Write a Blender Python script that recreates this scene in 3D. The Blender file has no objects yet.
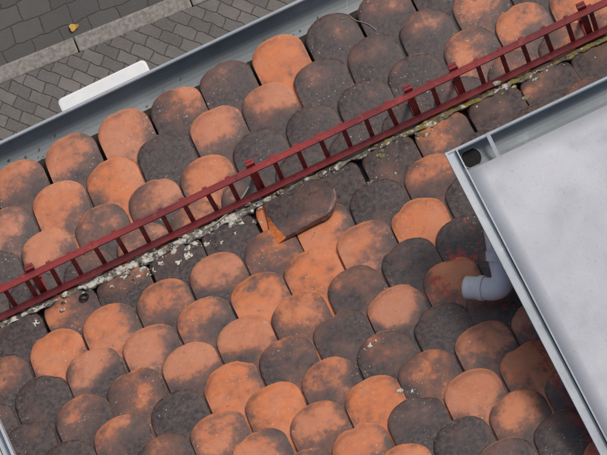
import bpy, math, random, bmesh
from mathutils import Vector, Matrix, noise
from mathutils.bvhtree import BVHTree
random.seed(7)
scene = bpy.context.scene
R = math.radians
rad_cam = R(25.4)

# ---------------------------------------------------------------- helpers
def link(ob, parent=None):
    scene.collection.objects.link(ob)
    if parent: ob.parent = parent
    return ob
def empty(name):
    e = bpy.data.objects.new(name, None); e.empty_display_size = .1
    return link(e)
def mesh_ob(name, v, f, mat=None, parent=None, smooth=False):
    me = bpy.data.meshes.new(name); me.from_pydata([tuple(p) for p in v], [], f); me.update()
    if mat: me.materials.append(mat)
    if smooth:
        for p in me.polygons: p.use_smooth = True
    return link(bpy.data.objects.new(name, me), parent)
def bevel(ob, w=.002, seg=2):
    m = ob.modifiers.new('bevel', 'BEVEL'); m.width = w; m.segments = seg; m.limit_method = 'ANGLE'
def boxdata(c, ax, ay, az, V, F):
    b = len(V); c = Vector(c)
    for sx, sy, sz in ((-1,-1,-1),(1,-1,-1),(1,1,-1),(-1,1,-1),(-1,-1,1),(1,-1,1),(1,1,1),(-1,1,1)):
        V.append(c + ax*sx + ay*sy + az*sz)
    for q in ((0,3,2,1),(4,5,6,7),(0,1,5,4),(1,2,6,5),(2,3,7,6),(3,0,4,7)):
        F.append([b+i for i in q])
def axbox(x0,x1,y0,y1,z0,z1,V,F):
    boxdata(((x0+x1)/2,(y0+y1)/2,(z0+z1)/2), Vector(((x1-x0)/2,0,0)), Vector((0,(y1-y0)/2,0)), Vector((0,0,(z1-z0)/2)), V, F)
def tube(name, pts, r, mat, parent=None, fill=True, thick=0, res=10, smoothpath=True):
    cu = bpy.data.curves.new(name, 'CURVE'); cu.dimensions = '3D'
    sp = cu.splines.new('NURBS' if smoothpath else 'POLY'); sp.points.add(len(pts)-1)
    for i, p in enumerate(pts): sp.points[i].co = (p[0], p[1], p[2], 1)
    if smoothpath: sp.order_u = 3; sp.use_endpoint_u = True; sp.resolution_u = 8
    cu.bevel_depth = r; cu.bevel_resolution = res; cu.use_fill_caps = fill
    cu.materials.append(mat)
    ob = link(bpy.data.objects.new(name, cu), parent)
    if thick:
        m = ob.modifiers.new('s', 'SOLIDIFY'); m.thickness = thick
    return ob

class NT:
    def __init__(s, name):
        s.m = bpy.data.materials.new(name); s.m.use_nodes = True
        s.t = s.m.node_tree; s.b = s.t.nodes['Principled BSDF']
        s.pos = s.t.nodes.new('ShaderNodeNewGeometry').outputs['Position']
    def put(s, sock, v):
        if v is None: return
        if isinstance(v, bpy.types.NodeSocket): s.t.links.new(v, sock)
        else:
            if sock.type == 'RGBA' and len(v) == 3: v = (*v, 1)
            sock.default_value = v
    def math(s, op, a, b=None, c=None, clamp=False):
        n = s.t.nodes.new('ShaderNodeMath'); n.operation = op; n.use_clamp = clamp
        s.put(n.inputs[0], a); s.put(n.inputs[1], b); s.put(n.inputs[2], c); return n.outputs[0]
    def vm(s, op, a, b=None, out=0):
        n = s.t.nodes.new('ShaderNodeVectorMath'); n.operation = op
        s.put(n.inputs[0], a)
        if b is not None:
            if op == 'SCALE': s.put(n.inputs['Scale'], b)
            else: s.put(n.inputs[1], b)
        return n.outputs[out]
    def noise(s, scale, detail=4, rough=.55, vec=None, w=None, dist=0):
        n = s.t.nodes.new('ShaderNodeTexNoise')
        if w is not None: n.noise_dimensions = '4D'; s.put(n.inputs['W'], w)
        s.put(n.inputs['Vector'], vec or s.pos); n.inputs['Scale'].default_value = scale
        n.inputs['Detail'].default_value = detail; n.inputs['Roughness'].default_value = rough
        n.inputs['Distortion'].default_value = dist
        return n.outputs['Fac']
    def attr(s, name):
        n = s.t.nodes.new('ShaderNodeAttribute'); n.attribute_name = name; return n.outputs['Fac']
    def step(s, x, a, b, lo=0, hi=1):
        n = s.t.nodes.new('ShaderNodeMapRange'); n.interpolation_type = 'SMOOTHSTEP'
        s.put(n.inputs[0], x)
        for i, v in enumerate((a, b, lo, hi)): s.put(n.inputs[i+1], v)
        return n.outputs[0]
    def mix(s, f, a, b, mode='MIX'):
        n = s.t.nodes.new('ShaderNodeMix'); n.data_type = 'RGBA'; n.blend_type = mode
        s.put(n.inputs[0], f); s.put(n.inputs[6], a); s.put(n.inputs[7], b); return n.outputs[2]
    def bump(s, h, strength=.5, dist=.002):
        n = s.t.nodes.new('ShaderNodeBump'); n.inputs['Strength'].default_value = strength
        n.inputs['Distance'].default_value = dist; s.put(n.inputs['Height'], h)
        s.t.links.new(n.outputs[0], s.b.inputs['Normal'])
    def set(s, col, rough=.8, metal=0, spec=.3):
        s.put(s.b.inputs['Base Color'], col); s.put(s.b.inputs['Roughness'], rough)
        s.put(s.b.inputs['Metallic'], metal); s.put(s.b.inputs['Specular IOR Level'], spec)
        return s.m

# ---------------------------------------------------------------- materials
def tile_material(name='clay_tile', paint=True):
    n = NT(name)
    dark, rnd, edge, tx, ty = (n.attr(a) for a in ('dark','rnd','edge','tx','ty'))
    w = n.math('MULTIPLY', rnd, 30)
    rb = n.math('FRACT', n.math('MULTIPLY', rnd, 7.31)); rc = n.math('FRACT', n.math('MULTIPLY', rnd, 23.7))
    n1 = n.noise(8, 3, .55, w=w); n2 = n.noise(75, 4, .65, w=w); n3 = n.noise(280, 3, .7); n4 = n.noise(28, 4, .6, w=w)
    f = n.math('ADD', n.math('SUBTRACT', n.math('MULTIPLY', dark, 1.22), .13), n.math('MULTIPLY', n.math('SUBTRACT', n1, .5), 1.35))
    f = n.math('ADD', f, n.math('MULTIPLY', n.math('SUBTRACT', n2, .5), .5))
    f = n.math('ADD', f, n.math('MULTIPLY', n.math('SUBTRACT', n4, .5), .45))
    f = n.math('ADD', f, n.math('MULTIPLY', n.math('POWER', n.math('ABSOLUTE', tx), 3), .24))  # side edges darker: dirt, with shading painted into the colour
    # dirt plus painted-in shading darkens one side of each tile
    f = n.math('ADD', f, n.math('MULTIPLY', tx, n.math('MULTIPLY', n.math('SUBTRACT', rc, .35), .32)))
    f = n.math('ADD', f, n.math('MULTIPLY', n.step(ty, .06, .17, -.04, .36), n.math('ADD', .25, n.math('MULTIPLY', rb, 1.0))))  # darker towards the overlap: dirt and overlap shade painted into the colour
    fac = n.step(f, .24, 1.0)
    org = n.mix(rb, (.58,.175,.06), (.47,.18,.10))
    org = n.mix(n.step(n4, .40, .72, 0, .6), org, (.35,.12,.065))
    org = n.mix(n.step(n2, .5, .72, 0, .5), org, (.66,.28,.135))
    org = n.mix(n.step(n1, .52, .38, 0, .3), org, (.50,.25,.16))
    drk = n.mix(n.step(n2, .30, .72), (.030,.023,.025), (.10,.074,.070))
    midc = n.mix(rc, (.19,.085,.058), (.155,.088,.075))
    col = n.mix(n.step(fac, 0, .55), org, midc)
    col = n.mix(n.step(fac, .42, 1), col, drk)
    rim = n.math('MULTIPLY', n.step(edge, .007, .002), n.step(n4, .47, .62))
    rim = n.math('MULTIPLY', rim, n.math('SUBTRACT', 1.05, n.math('MULTIPLY', dark, .8)))
    col = n.mix(n.math('MULTIPLY', rim, .8, clamp=True), col, (.66,.31,.17))
    bandm = n.math('MULTIPLY', n.step(edge, .006, .014), n.step(edge, .032, .016))
    col = n.mix(n.math('MULTIPLY', bandm, n.step(n1, .42, .6, 0, .4)), col, (.12,.07,.055))
    sp = n.noise(130, 2, .5); big = n.noise(7, 2, .5)
    spm = n.math('MULTIPLY', n.step(sp, .67, .71), n.step(big, .46, .62))
    col = n.mix(n.math('MULTIPLY', spm, .7), col, (.50,.47,.40))
    soot = n.step(n.noise(30, 4, .7, w=w), .61, .72, 0, .6)
    col = n.mix(soot, col, (.04,.032,.033))
    grit = n.step(n3, .60, .72, 0, .35); col = n.mix(grit, col, (.05,.04,.038))
    if paint:
        p2 = n.vm('MULTIPLY', n.pos, (1,1,0))
        jit = n.math('MULTIPLY', n.math('SUBTRACT', n.noise(70, 4, .7), .5), .03)
        def seg(a, b):
            a = Vector((*a,0)); b = Vector((*b,0)); ba = b-a
            pa = n.vm('SUBTRACT', p2, a)
            h = n.math('DIVIDE', n.vm('DOT_PRODUCT', pa, ba, out=1), ba.length_squared, clamp=True)
            return n.vm('LENGTH', n.vm('SUBTRACT', pa, n.vm('SCALE', tuple(ba), h)), out=1)
        c, s_ = math.cos(rad_cam), math.sin(rad_cam)
        def L(a, b, o=(.292,-.345)):
            return (o[0]+a*c+b*s_, o[1]-a*s_+b*c)
        letters = [((-.038,.026),(.0,.034)),((-.018,.03),(-.014,-.02)),((.012,.03),(.008,-.022)),((.012,.03),(.032,.02)),
                   ((.032,.02),(.01,.003)),((.012,.002),(.034,-.026)),((-.045,-.004),(-.03,-.026))]
        d = None
        for a, b in letters:
            e = seg(L(*a), L(*b)); d = e if d is None else n.math('MINIMUM', d, e)
        d = n.math('ADD', d, jit)
        m1 = n.step(d, .006, .001)
        blot = None
        for a, b, r in (((.365,-.27),(.43,-.30),.012),((.43,-.44),(.46,-.47),.010),((.458,-.20),(.47,-.26),.0),((.470,-.55),(.482,-1.0),.010),((.30,-.25),(.31,-.27),-.012)):
            e = n.math('SUBTRACT', seg(a, b), r); blot = e if blot is None else n.math('MINIMUM', blot, e)
        blot = n.math('ADD', blot, n.math('MULTIPLY', n.math('SUBTRACT', n.noise(40, 5, .75), .5), .13))
        m2 = n.step(blot, .002, -.006)
        m = n.math('MAXIMUM', m1, m2); m = n.math('MULTIPLY', m, n.step(n2, .38, .56, .05, .8))
        col = n.mix(m, col, (.42,.042,.035))
    n.bump(n.math('ADD', n.math('MULTIPLY', n2, .6), n.math('MULTIPLY', n3, .4)), .6, .003)
    return n.set(col, n.step(n2, .3, .7, .42, .68), 0, .55)
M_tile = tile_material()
M_tile2 = tile_material('clay_tile_loose', False)

def zinc(name, a, b, rust=.0, rough=.45, metal=.25, stain=.4, speck=.45):
    n = NT(name)
    l = n.noise(1.6, 3, .5, dist=.4); s = n.noise(9, 5, .65, dist=.4); g = n.noise(120, 3, .6)
    col = n.mix(n.step(l, .3, .7), a, b)
    col = n.mix(n.step(s, .5, .78, 0, stain), col, tuple(x*.6 for x in a))
    col = n.mix(n.step(s, .40, .25, 0, stain), col, tuple(min(1, x*1.25) for x in b))
    col = n.mix(n.step(g, .62, .72, 0, speck), col, (.16,.15,.14))
    if rust: col = n.mix(n.step(n.noise(9,5,.7), .6,.72,0,rust), col, (.12,.07,.045))
    n.bump(n.math('ADD', n.math('MULTIPLY', l, 3), g), .2, .002)
    return n.set(col, n.step(s, .3, .7, rough, rough+.2), metal, .5)
M_zinc = zinc('zinc_sheet', (.41,.425,.46), (.49,.505,.54), 0, .48, .15, .22, .3)
M_gut = zinc('zinc_gutter', (.20,.23,.25), (.30,.33,.345), .3, .5, .2)
M_rim = zinc('zinc_trim', (.33,.365,.40), (.45,.485,.52), .1)

def red_paint():
    n = NT('red_oxide_paint')
    a = n.noise(5, 3, .5); b = n.noise(60, 5, .7); c = n.noise(22, 4, .7)
    col = n.mix(n.step(a, .3, .7), (.15,.018,.022), (.28,.030,.032))
    col = n.mix(n.step(c, .55, .70, 0, .5), col, (.36,.07,.055))
    col = n.mix(n.step(b, .54, .70, 0, .8), col, (.07,.022,.02))
    n.bump(b, .4, .001)
    return n.set(col, n.step(b, .3, .7, .4, .7), 0, .45)
M_red = red_paint()

def mortar():
    n = NT('mossy_mortar')
    sx = n.t.nodes.new('ShaderNodeSeparateXYZ'); n.put(sx.inputs[0], n.pos)
    a = n.noise(22, 5, .7); b = n.noise(70, 5, .7); c = n.noise(30, 4, .65, w=4.0)
    col = n.mix(n.step(b, .3, .7), (.055,.048,.04), (.27,.25,.21))
    ylw = n.math('ADD', a, n.step(sx.outputs[0], -.2, .6, -.12, .09))
    col = n.mix(n.step(ylw, .50, .62, 0, .85), col, n.mix(b, (.36,.27,.045), (.16,.14,.055)))
    wh = n.math('ADD', c, n.step(sx.outputs[0], -.35, .25, .10, .02))
    col = n.mix(n.step(wh, .56, .62), col, (.58,.56,.50))
    col = n.mix(n.step(b, .44, .34, 0, .85), col, (.03,.027,.024))
    n.bump(n.math('ADD', b, c), .9, .006)
    return n.set(col, .95, 0, .1)
M_mortar = mortar()
def lichen():
    n = NT('pale_lichen')
    b = n.noise(120, 4, .7)
    n.bump(b, .8, .003)
    return n.set(n.mix(n.step(b, .35,.65), (.38,.37,.32), (.68,.66,.58)), .95, 0, .1)
M_lichen = lichen()
def simple(name, c1, c2, sc=40, rough=.8, bmp=.3, metal=0):
    n = NT(name); b = n.noise(sc, 5, .65); n.bump(b, bmp, .002)
    return n.set(n.mix(n.step(b, .3, .7), c1, c2), rough, metal, .3)
M_wall = simple('render_plaster', (.32,.28,.22), (.40,.36,.29), 6)
M_dark = simple('dark_void', (.01,.01,.01), (.02,.02,.02))
M_deck = simple('roof_underlay', (.02,.017,.015), (.04,.03,.028))
def pvc():
    n = NT('grey_plastic_pipe')
    a = n.noise(25, 5, .65); b = n.noise(9, 4, .7)
    col = n.mix(n.step(a, .3, .7), (.70,.70,.70), (.78,.785,.79))
    col = n.mix(n.step(b, .52, .72, 0, .45), col, (.38,.36,.33))
    n.bump(a, .1, .002); return n.set(col, .45, 0, .4)
M_pvc = pvc()
M_white = simple('white_enamel', (.74,.76,.78), (.82,.83,.85), 9, .35, .05)
M_cable = simple('beige_cable', (.30,.26,.20), (.42,.38,.30), 60, .6)
M_leaf = simple('yellow_leaf', (.50,.30,.05), (.58,.38,.10), 80)
M_litter = simple('leaf_litter', (.05,.04,.03), (.12,.10,.07), 60, .95)
M_glass = simple('window_glass', (.03,.035,.04), (.05,.055,.06), 3, .1, .02)
M_break = simple('fresh_clay', (.56,.13,.03), (.74,.25,.085), 60, .9, .9)

def paving():
    n = NT('concrete_paving')
    mp = n.t.nodes.new('ShaderNodeMapping'); n.put(mp.inputs[0], n.pos); mp.inputs['Rotation'].default_value = (0,0,R(48))
    wob = n.t.nodes.new('ShaderNodeTexNoise'); n.put(wob.inputs['Vector'], n.pos); wob.inputs['Scale'].default_value = 9
    v = n.vm('ADD', mp.outputs[0], n.vm('SCALE', n.vm('SUBTRACT', wob.outputs['Color'], (.5,.5,.5)), .035))
    br = n.t.nodes.new('ShaderNodeTexBrick'); n.put(br.inputs['Vector'], v)
    br.inputs['Color1'].default_value = (.13,.125,.122,1); br.inputs['Color2'].default_value = (.21,.195,.187,1)
    br.inputs['Mortar'].default_value = (.07,.066,.06,1)
    br.inputs['Scale'].default_value = 1; br.inputs['Mortar Size'].default_value = .006; br.inputs['Mortar Smooth'].default_value = .8
    br.inputs['Brick Width'].default_value = .17; br.inputs['Row Height'].default_value = .092
    a = n.noise(3, 4, .6); b = n.noise(45, 4, .7)
    col = n.mix(n.step(a, .3, .7, 0, .45), br.outputs['Color'], (.10,.095,.085))
    col = n.mix(n.step(b, .5, .75, 0, .5), col, (.26,.25,.23))
    n.bump(n.math('ADD', n.math('MULTIPLY', br.outputs['Fac'], -1.2), n.math('MULTIPLY', b, .4)), .6, .008)
    return n.set(col, .9, 0, .2)
M_pave = paving()
def asphalt():
    n = NT('worn_asphalt')
    a = n.noise(2.5, 4, .6); b = n.noise(60, 4, .75)
    mp = n.t.nodes.new('ShaderNodeMapping'); n.put(mp.inputs[0], n.pos); mp.inputs['Rotation'].default_value = (0,0,R(3.5))
    wob = n.t.nodes.new('ShaderNodeTexNoise'); n.put(wob.inputs['Vector'], n.pos); wob.inputs['Scale'].default_value = 7
    v = n.vm('ADD', mp.outputs[0], n.vm('SCALE', n.vm('SUBTRACT', wob.outputs['Color'], (.5,.5,.5)), .06))
    br = n.t.nodes.new('ShaderNodeTexBrick'); n.put(br.inputs['Vector'], v)
    br.inputs['Color1'].default_value = (.085,.083,.083,1); br.inputs['Color2'].default_value = (.12,.115,.11,1)
    br.inputs['Mortar'].default_value = (.055,.053,.05,1); br.inputs['Scale'].default_value = 1
    br.inputs['Mortar Size'].default_value = .009; br.inputs['Mortar Smooth'].default_value = 1; br.inputs['Brick Width'].default_value = .24; br.inputs['Row Height'].default_value = .155
    col = n.mix(n.step(a, .3, .7, .1, .5), br.outputs['Color'], (.08,.078,.076))
    col = n.mix(n.step(b, .55, .75, 0, .6), col, (.15,.145,.14))
    n.bump(n.math('ADD', b, n.math('MULTIPLY', br.outputs['Fac'], -1.0)), .5, .008)
    return n.set(col, .85, 0, .3)
M_road = asphalt()
M_kerb = simple('granite_kerb', (.17,.16,.145), (.31,.29,.265), 30, .85, .5)
M_ground = simple('ground_soil', (.08,.075,.06), (.12,.11,.09), 2)

# ---------------------------------------------------------------- roof frames
Y0 = .122
A_UP, A_LO = R(42), R(33)
XW = 3.2
def roof_z(y):
    return (Y0-y)*math.tan(A_UP) if y < Y0 else -(y-Y0)*math.tan(A_LO) - .03

house = empty('tiled_roof_house')
UP = {  # steeper roof above the break (0 light orange .. 9 black)
 0:(-6,"8557748657876"), 1:(-6,"5334453848876"), 2:(-7,"78434433288776"), 3:(-7,"68553456889"),
 4:(-6,"857356347 787"), 5:(-5,"7743468556677"), 6:(-5,"664535446567"), 7:(-4,"5653734756667"),
 8:(-4,"5664856467"), 9:(-3,"55677656"), }
LO = {0:(-4,"4334627674"), 1:(-5,"5338347864 35"), 2:(-5,"74554878854356"), 3:(-5,"86657888765576"), 4:(-5,"8787888877")}
def darkness(tab, row, k):
    if row in tab:
        k0, s = tab[row]; i = k-k0
        if 0 <= i < len(s) and s[i] != ' ': return int(s[i])/9
    return random.choice((.35,.5,.6,.75,.9))

TV, TF = [], []
AT = {a: [] for a in ('dark','rnd','edge','tx','ty')}
W = .0885; LT = .34; RISE = .066; TH = .0135; LIFT = .036
cols = [-1,-.985,-.94,-.85,-.7,-.5,-.25,0,.25,.5,.7,.85,.94,.985,1]
rows = [0,.003,.012,.035,.08,.14,1]
NR = len(rows)
def tile(origin, ex, eu, en, dark, V, F, A, length=LT, jit=1.0, chip=True, W=W):
    rnd = random.random(); b = len(V)
    rot = random.gauss(0,.019)*jit; lift = LIFT + random.uniform(-.0005,.005)*jit
    roll = random.gauss(0,.018)*jit
    rise = RISE*random.uniform(.85,1.12)
    pw = random.uniform(2.05,2.6)
    camb = random.uniform(.003,.009)
    dark = dark + random.gauss(0,.04)
    chips = []
    if chip and random.random() < .45:
        for _ in range(random.randint(1,2)): chips.append((random.uniform(-.95,.95), random.uniform(.08,.2), random.uniform(.003,.012)))
    o = origin + ex*random.gauss(0,.002)*jit + eu*random.gauss(0,.0045)*jit
    cr, sr = math.cos(rot), math.sin(rot)
    nc = len(cols)
    def emit(x, y, z, e, cx):
        X = x*cr - y*sr; Y = x*sr + y*cr
        V.append(o + ex*X + eu*Y + en*(z + X*roll))
        A['dark'].append(dark); A['rnd'].append(rnd); A['edge'].append(e); A['tx'].append(cx); A['ty'].append(y)
    for ri, r in enumerate(rows):
        for ci, c in enumerate(cols):
            x = c*W
            yt = rise*(1-math.sqrt(max(0,1-abs(c)**pw)))
            for cc, cw, cd in chips: yt += cd*math.exp(-((c-cc)/cw)**2)
            yt += noise.noise(Vector((rnd*99+c*3, 0, 0)))*.002
            y = yt + r if ri < NR-1 else length
            z = lift*(1-y/LT) + (camb*(1-c*c)-camb*.6)*max(0,1-y/.25)
            e = (y-yt)
            z -= .0045*math.exp(-e/.006) if ri < NR-1 else 0
            z -= .0025*math.exp(-e/.03) if ri < NR-1 else 0
            if abs(c) == 1: z -= .003
            emit(x, y, z, min(e, (1-abs(c))*W*1.5+ .002), c)
    for ri in range(NR-1):
        for ci in range(nc-1):
            a = b+ri*nc+ci
            F.append((a, a+1, a+nc+1, a+nc))
    ring = [b+i for i in range(nc)] + [b+r*nc+nc-1 for r in range(1,NR)]
    ring2 = [b+r*nc for r in range(NR-1,0,-1)]
    loop = ring + ring2
    k0 = len(V)
    for i in loop:
        V.append(V[i] - en*TH)
        for a in A: A[a].append(A[a][i])
    n_ = len(loop)
    for i in range(n_):
        j = (i+1) % n_
        if i == len(ring)-1: continue
        F.append((loop[j], loop[i], k0+i, k0+j))
ex = Vector((1,0,0))
def frame(a): return Vector((0,-math.cos(a), math.sin(a))), Vector((0, math.sin(a), math.cos(a)))
eu, en = frame(A_LO)
PX = .1845; g = .1450
for r in range(0,5):
    ytip = .572 - r*g*math.cos(A_LO)
    off = -.02 + (.5*PX if r % 2 else 0)
    for k in range(-18, 18):
        x = off + k*PX
        if abs(x) > XW: continue
        tile(Vector((x, ytip, -(ytip-Y0)*math.tan(A_LO)-.03)), ex, eu, en, darkness(LO, r, k), TV, TF, AT, length=LT if r<3 else .2)
eu, en = frame(A_UP); PX = .1832; g = .1415
for r in range(0,33):
    d = r*g
    ytip = .123 - d*math.cos(A_UP)
    off = .060 + (.5*PX if r % 2 == 0 else 0)
    for k in range(-18, 18):
        x = off + k*PX
        if abs(x) > XW: continue
        tile(Vector((x, ytip, (Y0-ytip)*math.tan(A_UP))), ex, eu, en, darkness(UP, r, k), TV, TF, AT)
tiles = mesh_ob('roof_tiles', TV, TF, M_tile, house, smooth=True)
for a, vals in AT.items():
    at = tiles.data.attributes.new(a, 'FLOAT', 'POINT'); at.data.foreach_set('value', vals)
tiles.data.set_sharp_from_angle(angle=R(50))
bvh = BVHTree.FromPolygons(TV, TF)
def zat(x, y):
    h = bvh.ray_cast(Vector((x,y,5)), Vector((0,0,-1)))
    return h[0].z if h[0] else roof_z(y)

# house body
YR = -3.2; ZR = (Y0-YR)*math.tan(A_UP)
YE = .56; ZE = -(YE-Y0)*math.tan(A_LO)-.06
dv = [(-XW,YE,ZE),(XW,YE,ZE),(XW,Y0,-.055),(-XW,Y0,-.055),(-XW,YR,ZR-.05),(XW,YR,ZR-.05),(-XW,2*YR-YE,ZE),(XW,2*YR-YE,ZE)]
deck = mesh_ob('roof_deck', dv, [(0,1,2,3),(3,2,5,4),(4,5,7,6)], M_deck, house)
YF = .45; YB = 2*YR-YF; ZG = -18
wv = [(-XW+.02,YF,ZG),(XW-.02,YF,ZG),(XW-.02,YB,ZG),(-XW+.02,YB,ZG),(-XW+.02,YF,-.42),(XW-.02,YF,-.42),(XW-.02,YB,-.42),(-XW+.02,YB,-.42),
      (-XW+.02,YR,ZR-.1),(XW-.02,YR,ZR-.1),(-XW+.02,Y0,-.1),(XW-.02,Y0,-.1)]
walls = mesh_ob('walls', wv, [(0,1,5,4),(2,3,7,6),(1,2,6,9,11,5),(3,0,4,10,8,7)], M_wall, house)
V, F = [], []; V2, F2 = [], []
for fl in range(5):
    for cx in (-2.2,-.75,.75,2.2):
        z = -16.6+fl*3.2
        axbox(cx-.45,cx+.45,YF+.002,YF+.03,z,z+1.5,V,F)
        for s in (-1,1): axbox(cx+s*.5-.05,cx+s*.5+.05,YF+.003,YF+.07,z-.05,z+1.6,V2,F2)
        axbox(cx-.45,cx+.45,YF+.003,YF+.07,z+1.5,z+1.6,V2,F2); axbox(cx-.6,cx+.6,YF+.003,YF+.12,z-.15,z-.052,V2,F2)
        axbox(cx-.03,cx+.03,YF+.031,YF+.06,z,z+1.5,V2,F2)
mesh_ob('window_panes', V, F, M_glass, house); mesh_ob('window_frames', V2, F2, M_white, house)
V, F = [], []; axbox(-XW,XW,YF+.002,YE-.01,-.50,-.42,V,F); mesh_ob('eaves_board', V, F, M_wall, house)

# ---------------------------------------------------------------- mortar joint along the break
V, F = [], []; nx, ny = 900, 8
for i in range(nx+1):
    x = -XW + 2*XW*i/nx
    wl = .010+.012*noise.noise(Vector((x*6,3,0)))+.008*noise.noise(Vector((x*30,9,0)))
    wu = .011+.016*max(0,noise.noise(Vector((x*5,7,2))))+.012*noise.noise(Vector((x*25,1,2)))
    if -0.70 < x < -.12: wu += .012
    for j in range(ny+1):
        v = j/ny*2-1
        y = Y0 + .008 - (v*wu if v > 0 else v*wl)
        base = .046 if v <= 0 else .048+ v*wu*.7
        z = base - .012*v*v*(1 if v<0 else .3) - .022*(max(0,-v)**2) + .012*noise.noise(Vector((x*45,y*55,1))) + .006*noise.noise(Vector((x*140,y*140,1)))
        if v == -1: z -= .05
        if v == 1: z -= .03
        V.append((x,y,z))
for i in range(nx):
    for j in range(ny):
        a = i*(ny+1)+j; F.append((a,a+ny+1,a+ny+2,a+1))
mesh_ob('mortar_joint', V, F, M_mortar, house, True)

def blob(V, F, c, r, flat, seed):
    b = len(V); n_, m = 12, 4
    V.append(Vector(c)+Vector((0,0,r*flat)))
    for j in range(1,m+1):
        for i in range(n_):
            a = 2*math.pi*i/n_
            rr = r*j/m*(1+.75*noise.noise(Vector((math.cos(a)*1.6+seed, math.sin(a)*1.6, seed))))
            x = c[0]+math.cos(a)*rr; y = c[1]+math.sin(a)*rr*.8
            h = r*flat*math.cos(j/m*math.pi/2)
            z = zat(x,y)-.001 + h + r*.15*noise.noise(Vector((x*200,y*200,seed)))
            V.append(Vector((x,y,z - (.002 if j==m else 0))))
    for i in range(n_): F.append((b, b+1+i, b+1+(i+1)%n_))
    for j in range(m-1):
        for i in range(n_):
            p = b+1+j*n_; F.append((p+i, p+n_+i, p+n_+(i+1)%n_, p+(i+1)%n_))
V, F = [], []
spots = [(.029,-.405,.012),(.05,-.40,.009),(.01,-.41,.007),(.052,-.561,.013),(.085,-.575,.010),(-.88,.089,.016),(-.363,.077,.018),(-.40,.07,.014),
         (-.49,.08,.02),(-.45,.09,.014),(-.53,.085,.012),(-.30,.085,.014),(-.33,.10,.017),(.02,-.30,.007),(.33,.03,.008),(.15,.0,.005),(-.1,-.2,.004),
         (-.62,.09,.011),(.40,.02,.007),(-.2,.075,.009),(.25,.04,.009),(-.0,-.46,.007),(.30,-.52,.007),(-.25,.07,.011),(-.13,.085,.012),(-.17,.095,.014),(-.11,.07,.009),
         (.06,-.48,.006),(.12,-.50,.005),(-.05,-.50,.006),(.10,-.62,.008),(.0,-.56,.005),(.18,-.58,.006),(.22,-.44,.005),(-.12,-.42,.005)]
for i, (x,y,r) in enumerate(spots): blob(V, F, (x,y,zat(x,y)), r, .12, i*3.1)
for i in range(280):
    x = random.gauss(-.38,.22) if random.random()<.5 else random.uniform(-1.6,1.6); y = Y0 - abs(random.gauss(0,.022))+.02
    blob(V, F, (x,y,zat(x,y)), random.uniform(.0015,.0065), .3, 50+i*1.7)
for i in range(110):
    x = random.uniform(-1.4,1.4); y = random.uniform(-.8,.5)
    blob(V, F, (x,y,zat(x,y)), random.uniform(.001,.0035), .2, 550+i*1.7)
for i in range(60):
    x = random.gauss(.07,.14); y = random.gauss(-.48,.11)
    blob(V, F, (x,y,zat(x,y)), random.uniform(.001,.0042), .2, 850+i*1.7)
mesh_ob('lichen', V, F, M_lichen, None, True)
V, F = [], []
for i in range(80):
    x = random.choice((-.16,-.30,-.45,-.55,.02,.35,.8,-.75))+random.gauss(0,.07); y = Y0-.010+random.gauss(0,.015); r = random.uniform(.004,.012)
    b = len(V); z0 = max(zat(x,y), .045)+r*.2
    bmt = bmesh.new(); bmesh.ops.create_icosphere(bmt, subdivisions=1, radius=r)
    for v_ in bmt.verts:
        q = v_.co; q = q*(1+.55*noise.noise(q*120+Vector((i*5,0,0)))); V.append(Vector((q.x*1.3+x, q.y*.8+y, q.z*.6+z0)))
    for f_ in bmt.faces: F.append([b+v_.index for v_ in f_.verts])
    bmt.free()
mesh_ob('mortar_lumps', V, F, M_mortar, house)

# ---------------------------------------------------------------- snow guard
sg = empty('snow_guard_rail')
en = Vector((0, math.sin(A_LO), math.cos(A_LO))); ed = Vector((0, math.cos(A_LO), -math.sin(A_LO)))
foot = Vector((0,.137,-.002))
V, F = [], []
for h in (.038,.176):
    boxdata(foot+en*h, Vector((XW,0,0)), en*.0095, ed*.003, V, F)
    boxdata(foot+en*(h+.0095-.003)-ed*.0125, Vector((XW,0,0)), en*.003, ed*.0093, V, F)
bars = mesh_ob('rails', V, F, M_red, sg); bevel(bars,.001)
V, F = [], []; x = -XW+.03
br_x = [-.82-.75*2, -.82-.75,-.82,-.065,.475,.63,1.07,1.8,2.55]
while x < XW:
    xx = x+random.gauss(0,.002)
    boxdata(foot+en*.107+ed*.0062+Vector((xx,0,0)), Vector((.0075,0,0)), en*.079+Vector((random.gauss(0,.0012),0,0)), ed*.003, V, F)
    x += .0775
r_ = mesh_ob('rungs', V, F, M_red, sg); bevel(r_,.001)
V, F = [], []
for x in br_x:
    c = Vector((x,0,0))
    boxdata(foot+c+en*.10+ed*.0125, ex*.011, en*.105, ed*.0032, V, F)
    boxdata(foot+c+en*.19+ed*.010, ex*.014, en*.012, ed*.010, V, F)
    boxdata(foot+c+en*.006+ed*.045, ex*.011, ed*.05, en*.003, V, F)
    a = foot+c+en*.008+ed*.088; b_ = foot+c+en*.12+ed*.017; d = (b_-a); ln = d.length/2; d.normalize()
    boxdata((a+b_)/2, ex*.009, d*ln, d.cross(ex)*.003, V, F)
    boxdata(foot+c+en*.012-ed*.03, ex*.011, ed*.03, en*.003, V, F)
b_ = mesh_ob('brackets', V, F, M_red, sg); bevel(b_,.001)

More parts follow.
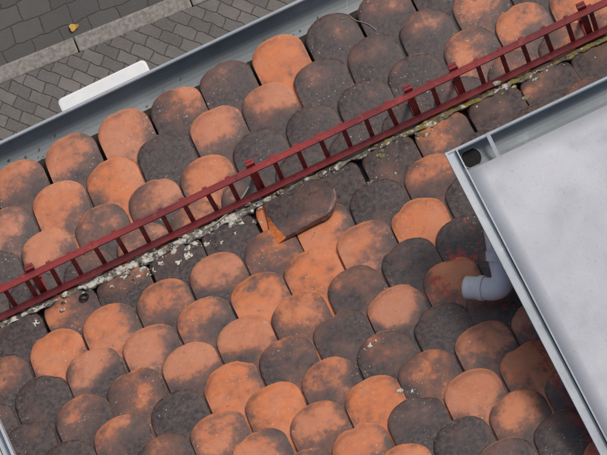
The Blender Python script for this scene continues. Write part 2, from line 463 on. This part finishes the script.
# ---------------------------------------------------------------- eaves gutter
gt = empty('roof_gutter')
def trough(name, yc, zc, r, x0, x1, mat, parent):
    V, F = [], []; n_ = 16
    prof = [(yc - r*math.cos(math.pi*i/n_), zc - r*math.sin(math.pi*i/n_)) for i in range(n_+1)]
    for x in (x0,x1):
        for p in prof: V.append((x,p[0],p[1]))
    for i in range(n_): F.append((i,i+1,n_+2+i,n_+1+i))
    F.append(tuple(range(n_+1))); F.append(tuple(range(2*n_+1, n_, -1)))
    ob = mesh_ob(name, V, F, mat, parent, False)
    m = ob.modifiers.new('s','SOLIDIFY'); m.thickness = .0022
    tube(name+'_bead', [(x0,yc+r+.003,zc+.002),(x1,yc+r+.003,zc+.002)], .0065, M_rim, parent, smoothpath=False)
    return ob
YG = .588; ZGt = -.36
trough('trough', YG, ZGt, .075, -XW, XW, M_gut, gt)
V, F = [], []
random.seed(12)
for i in range(150):
    x = random.uniform(-XW,XW) if random.random()<.7 else random.choice((-.7,.9))+random.gauss(0,.15)
    y = YG+random.gauss(0,.018); z = ZGt-.070+ (y-YG)**2*7+random.uniform(.001,.003)
    a = random.random()*6.28; l = random.uniform(.002,.006); w = l*random.uniform(.2,.6); b = len(V)
    d = Vector((math.cos(a),math.sin(a),0)); q = Vector((-math.sin(a),math.cos(a),0))
    c = Vector((x,y,z)); V += [c-d*l, c+q*w, c+d*l, c-q*w]; F.append((b,b+1,b+2,b+3))
mesh_ob('leaf_litter', V, F, M_litter, gt)
mesh_ob('eaves_flashing', [(-XW,.50,-.315),(XW,.50,-.315),(XW,.545,-.345),(-XW,.545,-.345),(XW,.548,-.372),(-XW,.548,-.372)], [(0,1,2,3),(3,2,4,5)], M_gut, gt)

# ---------------------------------------------------------------- dormers
def dormer(name, side, xe, pitch=R(20), width=1.5):
    e = empty(name); s = side
    zf = .75; yf = .014; tp = math.tan(pitch); sk = .0185
    def P(u, y, dz=0):
        return (xe + s*u + (-(y-yf))*sk*s*(1 if s > 0 else 0), y, zf + (yf-y)*tp + dz)
    yb = -1.17; gw = .082
    VW = .034
    V, F = [], []; nu, nv = 30, 24
    y_s = yf-gw+.01
    for i in range(nu+1):
        for j in range(nv+1):
            u = VW + (width-VW)*i/nu; y = y_s + (yb-y_s)*j/nv
            V.append(P(u, y, .004+.006*noise.noise(Vector((u*4,y*4,s)))))
    for i in range(nu):
        for j in range(nv):
            a = i*(nv+1)+j; q = (a,a+1,a+nv+2,a+nv+1); F.append(q if s < 0 else q[::-1])
    ob = mesh_ob('sheet_roof', V, F, M_zinc, e, True)
    m = ob.modifiers.new('s','SOLIDIFY'); m.thickness = .003; m.offset = -1
    V, F = [], []
    dr = (Vector(P(0,yb))-Vector(P(0,y_s))); ln = dr.length/2; dr.normalize(); up = Vector((0,math.sin(pitch),math.cos(pitch)))
    y_t = yf+.0; mid = lambda u, dz: (Vector(P(u,y_t))+Vector(P(u,yb)))/2+up*dz
    drl = (Vector(P(0,yb))-Vector(P(0,y_t))); L2 = drl.length/2; drl.normalize()
    boxdata(mid(.004,.005), ex*.004, drl*L2, up*.012, V, F)
    boxdata(mid(.020,-.008), ex*.0118, drl*L2, up*.002, V, F)
    boxdata(mid(VW+.002,.001), ex*.0022, drl*L2, up*.0105, V, F)
    boxdata(mid(.006,-.045), ex*.002, drl*L2, up*.036, V, F)
    t = mesh_ob('verge_trim', V, F, M_rim, e); bevel(t,.001)
    V, F = [], []
    for u in (.72,1.3):
        c = (Vector(P(u,y_s))+Vector(P(u,yb)))/2+up*.014; boxdata(c, ex*.003, dr*ln, up*.011, V, F)
    mesh_ob('standing_seams', V, F, M_zinc, e)
    V, F = [], []; n_ = 12; r = gw/2; yc = yf-r; zc = zf-.012
    x0, x1 = xe+s*.004, xe+s*width
    for x in (x0,x1):
        for i in range(n_+1): V.append((x, yc+r*math.cos(math.pi*i/n_), zc-r*.9*math.sin(math.pi*i/n_)))
    for i in range(n_): F.append((i,i+1,n_+2+i,n_+1+i))
    F.append(tuple(range(n_+1))); F.append(tuple(range(2*n_+1,n_,-1)))
    gm = mesh_ob('front_gutter', V, F, M_gut, e); m = gm.modifiers.new('s','SOLIDIFY'); m.thickness=.002
    tube('gutter_bead', [(x0,yf,zc+.003),(x1,yf,zc+.003)], .006, M_rim, e, smoothpath=False)
    oc = Vector((xe+s*.068, yc, zc-r*.9+.006))
    bpy.ops.mesh.primitive_torus_add(location=oc+Vector((0,0,.003)), major_radius=.031, minor_radius=.002); o = bpy.context.object; o.name='outlet_rim'; o.parent=e; o.data.materials.append(M_gut)
    bpy.ops.mesh.primitive_cylinder_add(location=oc, radius=.030, depth=.004, vertices=32); o = bpy.context.object; o.name='outlet_hole'; o.parent=e; o.data.materials.append(M_dark)
    V, F = [], []
    for u in (.14,.75,1.3):
        xa, xb = sorted((xe+s*u-.006, xe+s*u+.006)); axbox(xa, xb, yf-gw-.01, yf+.006, zc+.008, zc+.010, V, F)
    mesh_ob('gutter_clips', V, F, M_rim, e)
    V, F = [], []; b1 = xe+s*.13; b2 = xe+s*(width-.1); yw = yf-.13
    ztop = lambda y: zf+(yf-y)*tp-.03
    for x in (b1,b2):
        i = len(V); V += [(x,yw,roof_z(yw)-.02),(x,yw,ztop(yw)),(x,yb,ztop(yb)),(x,yb,roof_z(yb)-.02)]; F.append((i,i+1,i+2,i+3))
    F.append((0,1,5,4))
    mesh_ob('dormer_walls', V, F, M_gut, e)
    V, F = [], []; xm = (b1+b2)/2
    axbox(xm-.4,xm+.4,yw+.002,yw+.02,roof_z(yw)+.12,zf-.12,V,F); mesh_ob('dormer_window', V, F, M_glass, e)
    return e
dormer('metal_roof_dormer', 1, .467)
dormer('metal_roof_dormer', -1, -1.045)

# ---------------------------------------------------------------- downpipe
dp = empty('downpipe')
tube('pipe', [(.542,-.027,.70),(.542,-.03,.66),(.535,-.12,.64),(.515,-.24,.635),(.487,-.33,.63),(.473,-.40,.615),(.44,-.415,.60),(.40,-.39,.585),(.362,-.370,.565)], .0345, M_pvc, dp, fill=False, thick=.003, res=14)
d = Vector((-.038,.020,-.02)).normalized()
tube('socket', [Vector((.40,-.39,.585))-d*.012, Vector((.40,-.39,.585))+d*.004], .0385, M_pvc, dp, smoothpath=False)
tube('spigot_collar', [(.493,-.31,.632),(.484,-.335,.629)], .0385, M_pvc, dp, smoothpath=False)

# ---------------------------------------------------------------- loose broken tile
V, F = [], []; A = {a: [] for a in AT}
random.seed(3)
WL = .080
tile(Vector((0,0,0)), Vector((1,0,0)), Vector((0,1,0)), Vector((0,0,1)), .74, V, F, A, length=.225, jit=0, chip=False, W=WL)
def brk(x): return -.004 - .022*max(0,(-x/WL+.2))**1.3/1.27 + .004*noise.noise(Vector((x*60,1,0)))
for i, p in enumerate(V):
    if p.y > .2:
        x_ = p.x
        p.y += brk(x_)
        if i >= NR*len(cols): p.y += .010 + (.028 if x_ < 0 else .004)
    A['ty'][i] = min(A['ty'][i], .05)
lt = mesh_ob('broken_roof_tile', V, F, None, None)
me = lt.data
for a, vals in A.items():
    at = me.attributes.new(a,'FLOAT','POINT'); at.data.foreach_set('value', vals)
me.materials.append(M_tile2); me.materials.append(M_break)
nc = len(cols); nr = NR
bm = bmesh.new(); bm.from_mesh(me); bm.verts.ensure_lookup_table()
bv = list(bm.verts)
top = [bv[(nr-1)*nc + i] for i in range(nc)]
kb = nr*nc
lows = [bv[kb+nc+nr-1]]
for i in range(1, nc-1):
    p = top[i].co
    lows.append(bm.verts.new((p.x, p.y+.016-.016*p.x/WL+.006*noise.noise(Vector((p.x*70,5,0))), p.z-TH)))
lows.append(bv[kb+nc+nr-2])
for i in range(nc-1):
    f = bm.faces.new((top[i], top[i+1], lows[i+1], lows[i])); f.material_index = 1
bmesh.ops.recalc_face_normals(bm, faces=bm.faces)
bm.to_mesh(me); bm.free()
nrm = Vector((-.02, .64, .765)).normalized()
yax = Vector((-1,.02,.0)); yax = (yax - nrm*yax.dot(nrm)).normalized(); xax = yax.cross(nrm)
lt.matrix_world = Matrix(((xax.x,yax.x,nrm.x,.138),(xax.y,yax.y,nrm.y,.050),(xax.z,yax.z,nrm.z,.118),(0,0,0,1)))

# ---------------------------------------------------------------- cables, ring
def drape(pts, up=.004):
    return [(x,y,max(zat(x,y),roof_z(y)+.03)+up) for x,y in pts]
tube('loose_cable', drape([(-.56,.115),(-.50,.128),(-.42,.12),(-.34,.135),(-.27,.122),(-.20,.14),(-.14,.16),(-.10,.19)], .014), .0028, M_cable, res=4)
tube('thin_wire', drape([(.44,.60),(.42,.57),(.43,.53),(.47,.50),(.48,.47)], .004), .0010, M_cable, res=3)
bpy.ops.mesh.primitive_torus_add(location=(-.71,.098,zat(-.71,.098)+.012), rotation=(R(-50),R(10),0), major_radius=.013, minor_radius=.0035)
o = bpy.context.object; o.name = 'steel_ring'; o.data.materials.append(M_dark)

# ---------------------------------------------------------------- street
G = -18.0
mesh_ob('ground', [(-400,-400,G-.14),(400,-400,G-.14),(400,400,G-.14),(-400,400,G-.14)], [(0,1,2,3)], M_ground)
YK = 2.05
def rotq(x,y,z):
    p = Matrix.Rotation(R(-3.5),3,'Z') @ Vector((x+.84,y-YK,0)); return (p.x-.84, p.y+YK, z)
mesh_ob('pavement', [rotq(-60,-6,G),rotq(60,-6,G),rotq(60,YK-.065,G),rotq(-60,YK-.065,G)], [(0,1,2,3)], M_pave)
mesh_ob('road', [rotq(-60,YK,G-.12),rotq(60,YK,G-.12),rotq(60,YK+9,G-.12),rotq(-60,YK+9,G-.12)], [(0,1,2,3)], M_road)
V, F = [], []
x = -25
while x < 25:
    l = random.uniform(.75,1.1); i0 = len(V)
    axbox(x+.004,x+l-.004,YK-.065+random.uniform(-.003,.003),YK+.065,G-.14,G+.006+random.uniform(-.003,.003),V,F)
    for i in range(i0,len(V)): V[i] = Vector(rotq(V[i].x,V[i].y,V[i].z))
    x += l
k = mesh_ob('kerb', V, F, M_kerb); bevel(k,.012,2)
V = []; n_ = 14
for i in range(n_):
    a = 2*math.pi*i/n_; r = .036*(1+.25*math.cos(3*a)); V.append((-.957+math.cos(a)*r, 2.20+math.sin(a)*r*.8, G-.10+.012*math.cos(2*a)))
mesh_ob('fallen_leaf', V, [tuple(range(n_))], M_leaf)

sl = empty('street_lamp')
def rrect(cx, cy, hx, hy, r, z):
    out = []
    for qx, qy, a0 in ((1,1,0),(-1,1,90),(-1,-1,180),(1,-1,270)):
        for i in range(6):
            a = R(a0+i*18); out.append((cx+qx*(hx-r)+r*math.cos(a), cy+qy*(hy-r)+r*math.sin(a), z))
    return out
V = []; F = []
cx, cy = -.69, 1.125; hz = -10
lv = [(0.94,-.06),(1,-.045),(1,-.01),(.985,-.002),(.95,0)]
for s, dz in lv: V += rrect(cx, cy, .28*s, .145*s, .03, hz+dz)
for j in range(len(lv)-1):
    for i in range(24): F.append((j*24+i, j*24+(i+1)%24, (j+1)*24+(i+1)%24, (j+1)*24+i))
F.append(tuple(range((len(lv)-1)*24, len(lv)*24))); F.append(tuple(range(23,-1,-1)))
mesh_ob('lamp_head', V, F, M_white, sl, False)
tube('arm', [(cx,1.0,hz-.03),(cx,.7,hz-.04),(cx,YF,hz-.15)], .025, M_white, sl)

# ---------------------------------------------------------------- light, world, camera
w = bpy.data.worlds.new("World"); scene.world = w; w.use_nodes = True
nt = w.node_tree; bg = nt.nodes['Background']; sky = nt.nodes.new('ShaderNodeTexSky')
sky.sky_type = 'NISHITA'; sky.sun_disc = False
EL, AZ = R(50), R(45)
sky.sun_elevation = EL; sky.sun_rotation = AZ; sky.air_density = 1.0; sky.dust_density = 4.0; sky.ozone_density = 1.0
nt.links.new(sky.outputs[0], bg.inputs[0]); bg.inputs[1].default_value = .105
sd = bpy.data.lights.new('sun','SUN'); sd.energy = 1.8; sd.angle = R(11); sd.color = (1,.94,.86)
so = link(bpy.data.objects.new('sun', sd))
dirv = Vector((math.sin(AZ)*math.cos(EL), math.cos(AZ)*math.cos(EL), math.sin(EL)))
so.rotation_euler = dirv.to_track_quat('Z','Y').to_euler(); so.location = dirv*30

cd = bpy.data.cameras.new('camera'); cam = link(bpy.data.objects.new('camera', cd))
cam.location = (0,0,12); cam.rotation_euler = (0,0,-rad_cam)
cd.sensor_width = 36; cd.lens = 227; cd.clip_end = 1000; cd.clip_start = .1
scene.camera = cam
scene.view_settings.view_transform = 'Standard'; scene.view_settings.look = 'None'; scene.view_settings.exposure = 0
